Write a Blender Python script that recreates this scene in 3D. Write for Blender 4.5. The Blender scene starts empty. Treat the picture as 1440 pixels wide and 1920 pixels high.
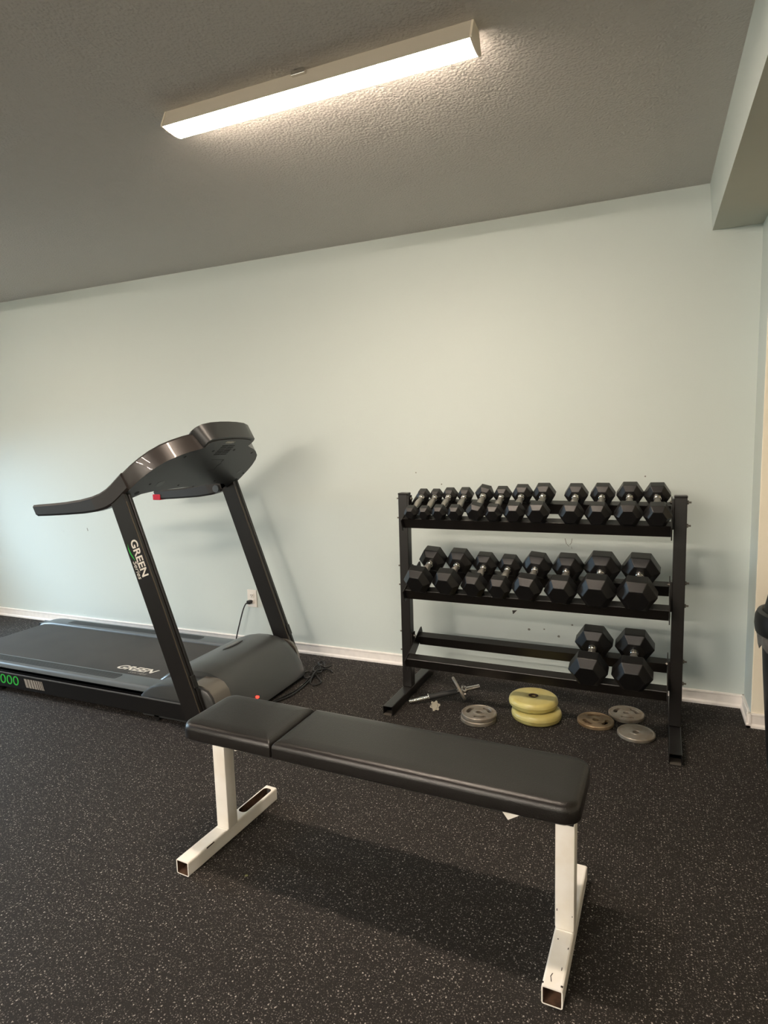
import bpy, bmesh, math, random
from math import sin, cos, pi, radians, sqrt
from mathutils import Vector, Matrix
random.seed(4)
SC = bpy.context.scene
COL = SC.collection

# ------------------------------------------------------------------ camera
def make_camera():
    f, yaw, pitch, roll = 1156.738, -0.406519, -0.117674, -0.0292202
    fw = Vector((sin(yaw)*cos(pitch), cos(yaw)*cos(pitch), sin(pitch)))
    r = Vector((cos(yaw), -sin(yaw), 0)); u = r.cross(fw)
    c, s = cos(roll), sin(roll)
    R2 = c*r + s*u; U2 = -s*r + c*u
    cam = bpy.data.cameras.new('camera'); ob = bpy.data.objects.new('camera', cam)
    COL.objects.link(ob)
    m = Matrix((R2, U2, -fw)).transposed().to_4x4()
    m.translation = Vector((0, -3.301416, 1.344006))
    ob.matrix_world = m
    cam.sensor_fit = 'VERTICAL'; cam.sensor_height = 36; cam.sensor_width = 27
    cam.lens = 36*f/1920
    cam.clip_start = .05
    SC.camera = ob
make_camera()

# ------------------------------------------------------------------ world, exposure
SC.view_settings.view_transform = 'Standard'
SC.view_settings.look = 'None'
SC.view_settings.exposure = -0.17
SC.view_settings.gamma = 1
SC.view_settings.use_curve_mapping = False
w = bpy.data.worlds.new('sky'); SC.world = w; w.use_nodes = True
bg = w.node_tree.nodes['Background']
bg.inputs[0].default_value = (.62, .80, 1, 1); bg.inputs[1].default_value = 1.5

LAMP_E = 125.0
LAMP_COL = (1, .83, .67)
REAR_E = 190.0
LEFT_E = 64.0
BACK_FILL_E = 520.0
DAY_W = 520.0
def area(name, loc, target, sx, sy, watts, col):
    l = bpy.data.lights.new(name, 'AREA'); l.shape = 'RECTANGLE'; l.size = sx; l.size_y = sy
    l.energy = watts; l.color = col
    o = bpy.data.objects.new(name, l); COL.objects.link(o); o.location = loc
    o.rotation_euler = (Vector(target)-Vector(loc)).to_track_quat('-Z', 'Z').to_euler()
    return o
# daylight entering through the glazed window in the left wall
area('window_daylight', (-6.75, -1.35, 1.75), (-4.3, -.6, .1), 1.7, 1.4, DAY_W, (.60, .81, 1))

# ------------------------------------------------------------------ materials
def lin(c): return tuple(((x/255+.055)/1.055)**2.4 if x/255 > .04045 else x/255/12.92 for x in c)
def mat(name, rgb, rough=.5, metal=0, bump=0, bscale=200, spec=.5, var=0, vscale=8, emit=None, estr=0, coat=0, var2=None):
    m = bpy.data.materials.new(name); m.use_nodes = True
    nt = m.node_tree; n = nt.nodes; L = nt.links
    b = n['Principled BSDF']
    c = lin(rgb)+(1,)
    b.inputs['Base Color'].default_value = c
    b.inputs['Roughness'].default_value = rough; b.inputs['Metallic'].default_value = metal
    b.inputs['Specular IOR Level'].default_value = spec
    b.inputs['Coat Weight'].default_value = coat
    tc = n.new('ShaderNodeTexCoord')
    if var:
        no = n.new('ShaderNodeTexNoise'); no.inputs['Scale'].default_value = vscale; no.inputs['Detail'].default_value = 5
        L.new(tc.outputs['Object'], no.inputs['Vector'])
        mx = n.new('ShaderNodeMix'); mx.data_type = 'RGBA'
        c2 = lin(var2)+(1,) if var2 else tuple(v*(1-var) for v in c[:3])+(1,)
        rp = n.new('ShaderNodeMapRange'); rp.inputs[1].default_value = .4; rp.inputs[2].default_value = .65
        L.new(no.outputs['Fac'], rp.inputs[0]); 
        rp.inputs[3].default_value = 0; rp.inputs[4].default_value = 1 if not var2 else var
        L.new(rp.outputs[0], mx.inputs[0])
        mx.inputs[6].default_value = c; mx.inputs[7].default_value = c2
        L.new(mx.outputs[2], b.inputs['Base Color'])
    if bump:
        no = n.new('ShaderNodeTexNoise'); no.inputs['Scale'].default_value = bscale; no.inputs['Detail'].default_value = 3
        L.new(tc.outputs['Object'], no.inputs['Vector'])
        bp = n.new('ShaderNodeBump'); bp.inputs['Strength'].default_value = bump; bp.inputs['Distance'].default_value = .002
        L.new(no.outputs['Fac'], bp.inputs['Height']); L.new(bp.outputs[0], b.inputs['Normal'])
    if emit:
        b.inputs['Emission Color'].default_value = tuple(emit)+(1,); b.inputs['Emission Strength'].default_value = estr
    return m

def floor_mat():
    m = mat('rubber_floor', (34, 31, 29), .72, spec=.18)
    nt = m.node_tree; n = nt.nodes; L = nt.links; b = n['Principled BSDF']
    tc = n.new('ShaderNodeTexCoord')
    cur = None
    base = n.new('ShaderNodeTexNoise'); base.inputs['Scale'].default_value = 900; base.inputs['Detail'].default_value = 2
    L.new(tc.outputs['Object'], base.inputs['Vector'])
    r0 = n.new('ShaderNodeValToRGB'); r0.color_ramp.elements[0].color = lin((22, 20, 19))+(1,); r0.color_ramp.elements[1].color = lin((50, 46, 43))+(1,)
    r0.color_ramp.elements[0].position = .35; r0.color_ramp.elements[1].position = .65
    L.new(base.outputs['Fac'], r0.inputs[0]); cur = r0.outputs[0]
    wn = n.new('ShaderNodeTexNoise'); wn.inputs['Scale'].default_value = 260
    L.new(tc.outputs['Object'], wn.inputs['Vector'])
    for sc, th, rad, colr, off in ((92, .66, .16, (186, 178, 170), 0), (140, .60, .18, (150, 144, 138), 3.3), (260, .55, .22, (118, 112, 106), 7.1)):
        mp = n.new('ShaderNodeMapping'); mp.inputs['Location'].default_value = (off, off*.7, 0)
        add = n.new('ShaderNodeMix'); add.data_type = 'RGBA'; add.blend_type = 'LINEAR_LIGHT'; add.inputs[0].default_value = .0035
        L.new(tc.outputs['Object'], add.inputs[6]); L.new(wn.outputs['Color'], add.inputs[7])
        L.new(add.outputs[2], mp.inputs[0])
        v = n.new('ShaderNodeTexVoronoi'); v.voronoi_dimensions = '2D'; v.inputs['Scale'].default_value = sc
        L.new(mp.outputs[0], v.inputs['Vector'])
        lt = n.new('ShaderNodeMath'); lt.operation = 'LESS_THAN'; lt.inputs[1].default_value = rad
        L.new(v.outputs['Distance'], lt.inputs[0])
        sp = n.new('ShaderNodeSeparateColor'); L.new(v.outputs['Color'], sp.inputs[0])
        gt = n.new('ShaderNodeMath'); gt.operation = 'GREATER_THAN'; gt.inputs[1].default_value = th
        L.new(sp.outputs[0], gt.inputs[0])
        ml = n.new('ShaderNodeMath'); ml.operation = 'MULTIPLY'; L.new(lt.outputs[0], ml.inputs[0]); L.new(gt.outputs[0], ml.inputs[1])
        m2 = n.new('ShaderNodeMath'); m2.operation = 'MULTIPLY'; L.new(ml.outputs[0], m2.inputs[0]); L.new(sp.outputs[1], m2.inputs[1])
        mx = n.new('ShaderNodeMix'); mx.data_type = 'RGBA'
        L.new(m2.outputs[0], mx.inputs[0]); L.new(cur, mx.inputs[6]); mx.inputs[7].default_value = lin(colr)+(1,)
        cur = mx.outputs[2]
    L.new(cur, b.inputs['Base Color'])
    bp = n.new('ShaderNodeBump'); bp.inputs['Strength'].default_value = .5; bp.inputs['Distance'].default_value = .0015
    L.new(base.outputs['Fac'], bp.inputs['Height']); L.new(bp.outputs[0], b.inputs['Normal'])
    return m

def ceiling_mat():
    m = mat('stippled_ceiling', (206, 202, 196), .95, spec=.2)
    nt = m.node_tree; n = nt.nodes; L = nt.links; b = n['Principled BSDF']
    tc = n.new('ShaderNodeTexCoord')
    a = n.new('ShaderNodeTexNoise'); a.inputs['Scale'].default_value = 95; a.inputs['Detail'].default_value = 4; a.inputs['Roughness'].default_value = .65
    v = n.new('ShaderNodeTexVoronoi'); v.inputs['Scale'].default_value = 120; v.feature = 'SMOOTH_F1'
    L.new(tc.outputs['Object'], a.inputs['Vector']); L.new(tc.outputs['Object'], v.inputs['Vector'])
    s = n.new('ShaderNodeMath'); s.operation = 'SUBTRACT'; L.new(a.outputs['Fac'], s.inputs[0]); L.new(v.outputs['Distance'], s.inputs[1])
    bp = n.new('ShaderNodeBump'); bp.inputs['Strength'].default_value = .8; bp.inputs['Distance'].default_value = .004
    L.new(s.outputs[0], bp.inputs['Height']); L.new(bp.outputs[0], b.inputs['Normal'])
    return m

def wall_mat(name, rgb):
    # painted wall with faint scuffs and handling marks near the floor
    m = mat(name, rgb, .6, spec=.3)
    nt = m.node_tree; n = nt.nodes; L = nt.links; b = n['Principled BSDF']
    tc = n.new('ShaderNodeTexCoord')
    mp = n.new('ShaderNodeMapping'); mp.inputs['Scale'].default_value = (1, 1, 1.6); L.new(tc.outputs['Object'], mp.inputs[0])
    a = n.new('ShaderNodeTexNoise'); a.inputs['Scale'].default_value = 9; a.inputs['Detail'].default_value = 8; a.inputs['Roughness'].default_value = .7
    L.new(mp.outputs[0], a.inputs['Vector'])
    r = n.new('ShaderNodeMapRange'); r.inputs[1].default_value = .66; r.inputs[2].default_value = .74; r.inputs[3].default_value = 0; r.inputs[4].default_value = .28
    L.new(a.outputs['Fac'], r.inputs[0])
    sx = n.new('ShaderNodeSeparateXYZ'); L.new(tc.outputs['Object'], sx.inputs[0])
    z = n.new('ShaderNodeMapRange'); z.inputs[1].default_value = .95; z.inputs[2].default_value = .5; z.inputs[3].default_value = 0; z.inputs[4].default_value = 1
    L.new(sx.outputs[2], z.inputs[0])
    ml = n.new('ShaderNodeMath'); ml.operation = 'MULTIPLY'; L.new(r.outputs[0], ml.inputs[0]); L.new(z.outputs[0], ml.inputs[1])
    mx = n.new('ShaderNodeMix'); mx.data_type = 'RGBA'; L.new(ml.outputs[0], mx.inputs[0])
    mx.inputs[6].default_value = lin(rgb)+(1,); mx.inputs[7].default_value = lin((120, 122, 118))+(1,)
    L.new(mx.outputs[2], b.inputs['Base Color'])
    f = n.new('ShaderNodeTexNoise'); f.inputs['Scale'].default_value = 160; f.inputs['Detail'].default_value = 3
    L.new(tc.outputs['Object'], f.inputs['Vector'])
    bp = n.new('ShaderNodeBump'); bp.inputs['Strength'].default_value = .25; bp.inputs['Distance'].default_value = .0015
    L.new(f.outputs['Fac'], bp.inputs['Height']); L.new(bp.outputs[0], b.inputs['Normal'])
    return m

M = {}
M['floor'] = floor_mat(); M['ceiling'] = ceiling_mat()
M['wall'] = wall_mat('pale_green_wall_paint', (202, 211, 207))
M['cream_wall'] = wall_mat('cream_wall_paint', (240, 232, 212))
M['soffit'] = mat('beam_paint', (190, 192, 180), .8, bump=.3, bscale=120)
M['base'] = mat('baseboard_paint', (246, 240, 234), .4, var=.06, vscale=30)
M['vinyl'] = mat('black_vinyl', (24, 21, 19), .30, bump=.3, bscale=420, spec=.6)
M['seam'] = mat('seam_black', (8, 8, 8), .8)
M['white_steel'] = mat('white_enamel_steel', (246, 243, 236), .35, var=.3, vscale=14, var2=(226, 214, 192))
M['rust'] = mat('rusty_inside', (112, 84, 64), .85, var=.6, vscale=40)
M['chip'] = mat('bare_chip', (50, 40, 34), .7)
M['rack'] = mat('black_powder_coat', (20, 17, 15), .33, spec=.5, bump=.15, bscale=600)
M['rack_in'] = mat('tube_inside', (10, 9, 9), .8)
M['rubber'] = mat('black_hex_rubber', (12, 11, 11), .38, bump=.25, bscale=350, spec=.5)
M['chrome'] = mat('chrome', (225, 222, 218), .12, metal=1)
M['knurl'] = mat('knurled_chrome', (190, 186, 180), .34, metal=1, bump=.8, bscale=700)
M['zinc'] = mat('zinc_bolt', (120, 115, 108), .35, metal=1)
M['silver_iron'] = mat('silver_painted_iron', (158, 152, 142), .42, metal=.5, bump=.5, bscale=260, var=.6, vscale=26, var2=(134, 118, 98))
M['bronze_iron'] = mat('worn_bronze_iron', (160, 140, 112), .45, metal=.5, bump=.5, bscale=260, var=.6, vscale=24, var2=(112, 88, 62))
M['yellow'] = mat('yellow_green_vinyl', (200, 190, 122), .36, bump=.25, bscale=40, var=.6, vscale=14, var2=(184, 166, 92), coat=.2)
M['brown_core'] = mat('core_rust', (70, 48, 30), .8, var=.5, vscale=60)
M['plastic'] = mat('charcoal_plastic', (46, 47, 47), .36, spec=.5, bump=.08, bscale=500)
M['plastic_grey'] = mat('grey_moulded_plastic', (62, 64, 64), .33, bump=.1, bscale=500)
M['silver_plastic'] = mat('silver_plastic', (122, 116, 108), .3, metal=.55)
M['gloss_side'] = mat('gloss_charcoal_side', (48, 43, 41), .36, metal=.25, coat=.3)
M['grip'] = mat('grip_rubber', (38, 39, 39), .55, bump=.2, bscale=400)
M['frame'] = mat('treadmill_black_steel', (16, 15, 15), .32)
M['lip'] = mat('lip_steel', (110, 112, 114), .3, metal=.6)
M['upright'] = mat('upright_black', (22, 20, 19), .34)
M['upright_line'] = mat('upright_edge_trim', (96, 84, 70), .3, metal=.5)
M['belt'] = mat('running_belt_fabric', (58, 54, 51), .62, bump=.6, bscale=500, var=.25, vscale=5)
M['rail'] = mat('foot_rail_plastic', (84, 90, 94), .38, bump=.1, bscale=300)
M['tread'] = mat('foot_rail_inset', (44, 46, 48), .5, bump=.4, bscale=300)
M['print_white'] = mat('white_print', (225, 220, 210), .5)
M['print_grey'] = mat('grey_print', (138, 134, 128), .5)
M['print_green'] = mat('green_print', (40, 170, 60), .5)
M['screw'] = mat('screw_black', (8, 8, 8), .6)
M['red'] = mat('red_plastic', (190, 16, 44), .4)
M['red_light'] = mat('lit_red_switch', (220, 20, 20), .4, emit=(1, .05, .03), estr=3)
M['cord'] = mat('black_cord', (22, 21, 21), .45)
M['outlet'] = mat('outlet_white', (235, 228, 218), .35)
M['outlet_dark'] = mat('outlet_slot', (40, 36, 32), .6)
M['lamp_body'] = mat('lamp_housing', (200, 192, 176), .5)
M['lamp_cap'] = mat('lamp_end_cap', (235, 225, 205), .45)
M['bin'] = mat('bin_black_plastic', (20, 20, 20), .42, bump=.15, bscale=200)
M['bag'] = mat('bin_bag_film', (150, 146, 140), .18)
bb = M['bag'].node_tree.nodes['Principled BSDF']; bb.inputs['Transmission Weight'].default_value = .6
M['mark'] = mat('dark_wall_mark', (52, 50, 46), .8)
M['mark_grey'] = mat('grey_wall_mark', (120, 120, 112), .8)
M['alu'] = mat('window_frame_paint', (225, 228, 228), .4)
M['leafbit'] = mat('leaf_scrap', (110, 112, 70), .7)
def lamp_mat(name, st, col=None):
    m = bpy.data.materials.new(name); m.use_nodes = True; b = m.node_tree.nodes['Principled BSDF']
    b.inputs['Base Color'].default_value = (.9, .88, .82, 1)
    b.inputs['Emission Color'].default_value = (col or LAMP_COL)+(1,); b.inputs['Emission Strength'].default_value = st
    return m
M['diffuser'] = lamp_mat('lit_diffuser', LAMP_E)
M['diffuser_left'] = lamp_mat('lit_diffuser_left', LEFT_E)
M['back_fill'] = lamp_mat('back_fill_diffuser', BACK_FILL_E, (1, .87, .75))  # emitter of the added far-back fill lamps
M['diffuser_rear'] = lamp_mat('lit_diffuser_rear', REAR_E, (1, .86, .73))
def glass_mat():
    m = bpy.data.materials.new('window_glass'); m.use_nodes = True; nt = m.node_tree
    n = nt.nodes; L = nt.links; out = n['Material Output']
    g = n.new('ShaderNodeBsdfGlossy'); g.inputs['Roughness'].default_value = .02
    t = n.new('ShaderNodeBsdfTransparent'); t.inputs[0].default_value = (.95, .97, .97, 1)
    mx = n.new('ShaderNodeMixShader'); fr = n.new('ShaderNodeFresnel'); fr.inputs[0].default_value = 1.45
    L.new(fr.outputs[0], mx.inputs[0]); L.new(t.outputs[0], mx.inputs[1]); L.new(g.outputs[0], mx.inputs[2]); L.new(mx.outputs[0], out.inputs[0])
    return m
M['glass'] = glass_mat()

# ------------------------------------------------------------------ helpers
def link(name, bm, m, parent=None, smooth=False, org=None):
    me = bpy.data.meshes.new(name)
    if org is not None: bmesh.ops.translate(bm, verts=bm.verts, vec=-Vector(org))
    bmesh.ops.recalc_face_normals(bm, faces=bm.faces)
    if smooth:
        for f in bm.faces: f.smooth = True
        for e in bm.edges:
            if len(e.link_faces) == 2 and e.calc_face_angle(0) > radians(38): e.smooth = False
    bm.to_mesh(me); bm.free()
    for mm in (m if isinstance(m, (list, tuple)) else [m]): me.materials.append(mm)
    o = bpy.data.objects.new(name, me); COL.objects.link(o)
    if parent: o.parent = parent
    return o
def thing(name, label, cat, loc=(0, 0, 0), rz=0, group=None):
    o = bpy.data.objects.new(name, None); COL.objects.link(o); o.empty_display_size = .05
    o.location = loc; o.rotation_euler = (0, 0, rz)
    o['label'] = label; o['category'] = cat
    if group: o['group'] = group
    return o
def tag(o, label, cat, group=None):
    o['label'] = label; o['category'] = cat
    if group: o['group'] = group
    return o
def struct(o): o['kind'] = 'structure'; return o
def box(bm, x0, x1, y0, y1, z0, z1, bev=0, seg=2, mtx=None, mi=0):
    vs = [bm.verts.new((x, y, z)) for x in (x0, x1) for y in (y0, y1) for z in (z0, z1)]
    F = [(0, 1, 3, 2), (4, 6, 7, 5), (0, 4, 5, 1), (2, 3, 7, 6), (0, 2, 6, 4), (1, 5, 7, 3)]
    fs = [bm.faces.new([vs[i] for i in f]) for f in F]
    bmesh.ops.recalc_face_normals(bm, faces=fs)
    for f in fs: f.material_index = mi
    if bev:
        es = list({e for f in fs for e in f.edges})
        r = bmesh.ops.bevel(bm, geom=es, offset=bev, segments=seg, profile=.5, affect='EDGES')
        vs = list({v for f in r['faces'] for v in f.verts} | {v for v in vs if v.is_valid})
        for f in r['faces']: f.material_index = mi
    if mtx is not None: bmesh.ops.transform(bm, matrix=mtx, verts=vs)
    return vs
def BX(*a, **k): bm = bmesh.new(); box(bm, *a, **k); return bm
def prism(bm, pts, axis, a, b, mi=0):
    """closed polygon pts (2D) extruded along axis ('x','y','z') from a to b"""
    def P(p, t):
        return {'x': (t, p[0], p[1]), 'y': (p[0], t, p[1]), 'z': (p[0], p[1], t)}[axis]
    A = [bm.verts.new(P(p, a)) for p in pts]; B = [bm.verts.new(P(p, b)) for p in pts]
    n = len(pts); fs = []
    for i in range(n): fs.append(bm.faces.new((A[i], A[(i+1) % n], B[(i+1) % n], B[i])))
    fs.append(bm.faces.new(A[::-1])); fs.append(bm.faces.new(B))
    for f in fs: f.material_index = mi
    return A+B
def lathe(bm, prof, n=40, mtx=None, close=False, mi=0):
    """prof: list of (r,z) revolved about z"""
    rings = []; allv = []
    for r, z in prof:
        if r < 1e-6: v = bm.verts.new((0, 0, z)); rings.append([v]); allv.append(v)
        else:
            ring = [bm.verts.new((r*cos(2*pi*i/n), r*sin(2*pi*i/n), z)) for i in range(n)]; rings.append(ring); allv += ring
    pairs = list(zip(rings[:-1], rings[1:])) + ([(rings[-1], rings[0])] if close else [])
    for a, b in pairs:
        for i in range(n):
            j = (i+1) % n
            if len(a) == 1 and len(b) == 1: continue
            if len(a) == 1: f = bm.faces.new((a[0], b[i], b[j]))
            elif len(b) == 1: f = bm.faces.new((a[i], b[0], a[j]))
            else: f = bm.faces.new((a[i], b[i], b[j], a[j]))
            f.material_index = mi
    if mtx is not None: bmesh.ops.transform(bm, matrix=mtx, verts=allv)
    return allv
def tube(bm, pts, r, n=8, caps=True):
    pts = [Vector(p) for p in pts]; rings = []
    up = Vector((0, 0, 1)); prev = None
    for i, p in enumerate(pts):
        t = (pts[min(i+1, len(pts)-1)]-pts[max(i-1, 0)]).normalized()
        if prev is None:
            a = t.cross(up)
            if a.length < .05: a = t.cross(Vector((1, 0, 0)))
        else: a = prev - t*prev.dot(t)
        a.normalize(); prev = a; b = t.cross(a)
        rings.append([bm.verts.new(p+r*(cos(2*pi*k/n)*a+sin(2*pi*k/n)*b)) for k in range(n)])
    for A, B in zip(rings[:-1], rings[1:]):
        for k in range(n): bm.faces.new((A[k], A[(k+1) % n], B[(k+1) % n], B[k]))
    if caps: bm.faces.new(rings[0][::-1]); bm.faces.new(rings[-1])
def smooth_path(pts, sub=6):
    P = [Vector(p) for p in pts]; out = []
    for i in range(len(P)-1):
        p0 = P[max(i-1, 0)]; p1 = P[i]; p2 = P[i+1]; p3 = P[min(i+2, len(P)-1)]
        for k in range(sub):
            t = k/sub
            out.append(.5*((2*p1)+(-p0+p2)*t+(2*p0-5*p1+4*p2-p3)*t*t+(-p0+3*p1-3*p2+p3)*t**3))
    out.append(P[-1]); return out
def rrect(x0, x1, y0, y1, r, n=5, rs=None):
    rs = rs or (r, r, r, r)   # corners: (x1,y1),(x0,y1),(x0,y0),(x1,y0)
    out = []
    for (cx, cy, a0), rr in zip(((x1, y1, 0), (x0, y1, 90), (x0, y0, 180), (x1, y0, 270)), rs):
        sx = -1 if cx == x1 else 1; sy = -1 if cy == y1 else 1
        for k in range(n+1):
            a = radians(a0+90*k/n); out.append((cx+sx*rr+rr*cos(a), cy+sy*rr+rr*sin(a)))
    return out
def square_tube(bm, mtx, w, h, L, t=.003, r=.004, open0=True, open1=True):
    """hollow square tube along local y 0..L, centred on x, z 0..h; outer faces mat 0, inner mat 1"""
    O = rrect(-w/2, w/2, 0, h, r, 2); I = rrect(-w/2+t, w/2-t, t, h-t, max(r-t, .001), 2); n = len(O)
    def ring(pts, y): return [bm.verts.new((p[0], y, p[1])) for p in pts]
    o0, o1, i0, i1 = ring(O, 0), ring(O, L), ring(I, 0), ring(I, L)
    for k in range(n):
        j = (k+1) % n
        bm.faces.new((o0[k], o0[j], o1[j], o1[k]))
        f = bm.faces.new((i0[k], i1[k], i1[j], i0[j])); f.material_index = 1
        if open0: bm.faces.new((o0[k], i0[k], i0[j], o0[j]))
        if open1: bm.faces.new((o1[k], o1[j], i1[j], i1[k]))
    if not open0: bm.faces.new(o0)
    if not open1: bm.faces.new(o1[::-1])
    bmesh.ops.transform(bm, matrix=mtx, verts=o0+o1+i0+i1)
def xf(loc=(0, 0, 0), rx=0, ry=0, rz=0):
    return Matrix.Translation(loc) @ Matrix.Rotation(rz, 4, 'Z') @ Matrix.Rotation(ry, 4, 'Y') @ Matrix.Rotation(rx, 4, 'X')
def basis(o, x, y, z):
    m = Matrix((Vector(x).normalized(), Vector(y).normalized(), Vector(z).normalized())).transposed().to_4x4(); m.translation = Vector(o); return m
def boolean(o, cut, name=None):
    md = o.modifiers.new('b', 'BOOLEAN'); md.object = cut; md.operation = 'DIFFERENCE'; md.solver = 'EXACT'
    dg = bpy.context.evaluated_depsgraph_get(); me = bpy.data.meshes.new_from_object(o.evaluated_get(dg))
    o.modifiers.clear(); old = o.data; o.data = me; me.name = o.name; bpy.data.meshes.remove(old)
    bpy.data.objects.remove(cut)
def text(name, s, size, m, mtx, parent, org=None, shear=0, bold=.0, sx=1, ext=.0004):
    c = bpy.data.curves.new(name, 'FONT'); c.body = s; c.size = size; c.extrude = ext; c.shear = shear; c.offset = bold; c.align_x = 'CENTER'; c.align_y = 'CENTER'
    c.space_character = 1.0
    t = bpy.data.objects.new(name, c); COL.objects.link(t)
    dg = bpy.context.evaluated_depsgraph_get(); me = bpy.data.meshes.new_from_object(t.evaluated_get(dg))
    bpy.data.objects.remove(t)
    me.transform(Matrix.Diagonal((sx, 1, 1, 1)))
    me.transform(mtx)
    if org is not None: me.transform(Matrix.Translation(-Vector(org)))
    me.materials.clear(); me.materials.append(m); me.name = name
    o = bpy.data.objects.new(name, me); COL.objects.link(o); o.parent = parent
    return o
def copy_tree(o, parent=None):
    c = o.copy(); COL.objects.link(c)
    if parent: c.parent = parent
    for ch in o.children: copy_tree(ch, c)
    return c

# ------------------------------------------------------------------ room shell
HC = 2.45; XL = -5.6; YB = -8.6; XR = 2.3; XC = .447; YR = -.21
o = struct(link('floor', BX(XL-.1, XR+.1, YB-.1, .1, -.1, 0), M['floor']))
o = struct(link('ceiling', BX(XL-.1, XR+.1, YB-.1, .1, HC, HC+.1), M['ceiling']))
wb = struct(link('wall_back', BX(XL-.1, XC+.02, 0, .12, 0, HC), M['wall']))
struct(link('wall_front', BX(XL-.1, XR+.1, YB-.12, YB, 0, HC), M['wall']))
struct(link('wall_right', BX(XR, XR+.12, YB, YR, 0, HC), M['cream_wall']))
# wall return that steps forward at the right end of the back wall
bm = bmesh.new(); box(bm, XC, XR+.1, YR, .12, 0, HC, bev=.004)
for f in bm.faces:
    f.material_index = 1 if f.calc_center_median().y < YR+.002 else 0
struct(link('wall_return', bm, [M['wall'], M['cream_wall']]))
# left wall with the window opening
WY0, WY1, WZ0, WZ1 = -2.2, -.5, .12, 1.35
bm = bmesh.new()
box(bm, XL-.12, XL, YB, WY0, 0, HC); box(bm, XL-.12, XL, WY1, 0, 0, HC)
box(bm, XL-.12, XL, WY0, WY1, 0, WZ0); box(bm, XL-.12, XL, WY0, WY1, WZ1, HC)
struct(link('wall_left', bm, M['wall']))
bm = bmesh.new()
for y in (WY0, (WY0+WY1)/2-.025, WY1-.05): box(bm, XL-.09, XL-.03, y, y+.05, WZ0, WZ1)
for z in (WZ0, WZ1-.05): box(bm, XL-.09, XL-.03, WY0, WY1, z, z+.05)
win = struct(link('window_1', bm, M['alu']))
for y0, y1 in ((WY0+.05, (WY0+WY1)/2-.025), ((WY0+WY1)/2+.025, WY1-.05)):
    link('window_pane', BX(XL-.063, XL-.057, y0, y1, WZ0+.05, WZ1-.05), M['glass'], win)
# dropped beam along the right side
bm = bmesh.new()
prism(bm, [(.232, HC), (.247, 2.2435), (XR, 2.2435), (XR, HC)], 'y', YB, -.0005)
bm.normal_update()
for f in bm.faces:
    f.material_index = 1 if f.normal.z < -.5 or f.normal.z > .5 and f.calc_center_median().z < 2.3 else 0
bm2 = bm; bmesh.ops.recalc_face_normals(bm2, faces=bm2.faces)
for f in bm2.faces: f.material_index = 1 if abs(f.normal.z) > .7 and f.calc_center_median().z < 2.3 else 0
struct(link('trim_1', bm2, [M['wall'], M['soffit']]))
# baseboards
def bprof(h=.066): return [(0, 0), (-.017, 0), (-.017, .010), (-.013, .015), (-.009, .018), (-.009, h-.012), (-.012, h-.009), (-.012, h-.003), (-.008, h), (0, h)]
bm = bmesh.new(); prism(bm, bprof(), 'x', XL, XC-.002)
struct(link('baseboard_back', bm, M['base']))
bm = bmesh.new(); prism(bm, [(XC+a, b) for a, b in bprof()], 'y', YR-.017, -.0)
struct(link('baseboard_return_side', bm, M['base']))
bm = bmesh.new(); prism(bm, [(YR+a, b) for a, b in bprof()], 'x', XC-.017, XR)
struct(link('baseboard_right', bm, M['base']))
# marks on the back wall (thin paint chips and scuffs)
def mark(pts, m): 
    bm = bmesh.new(); prism(bm, pts, 'y', -.0008, .001); return link('wall_scuff', bm, m, wb)
mark([(-.672, .390), (-.645, .393), (-.668, .368)], M['mark'])
for x, z, dx, dz, w in ((-.396, .800, .008, -.030, .003), (-.385, .770, .010, -.012, .003), (-.360, .800, -.003, -.020, .003), (-.362, .780, -.010, -.014, .003), (-.362, .757, .002, -.012, .002),
                        (-3.828, .752, .006, -.022, .006), (-.57, .20, .01, -.012, .003)):
    mark([(x, z), (x+w, z), (x+dx+w, z+dz), (x+dx, z+dz)], M['mark_grey'])
for x, z, s in ((-1.216, 1.149, .004), (-1.065, 1.083, .004), (-.423, .268, .007), (-.355, .337, .005), (-.581, .291, .007), (-.013, 1.124, .004), (-.50, .30, .004)):
    mark([(x+s*cos(a)*random.uniform(.7, 1.3), z+s*sin(a)) for a in [i*pi/3 for i in range(6)]], M['mark_grey'])

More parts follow.
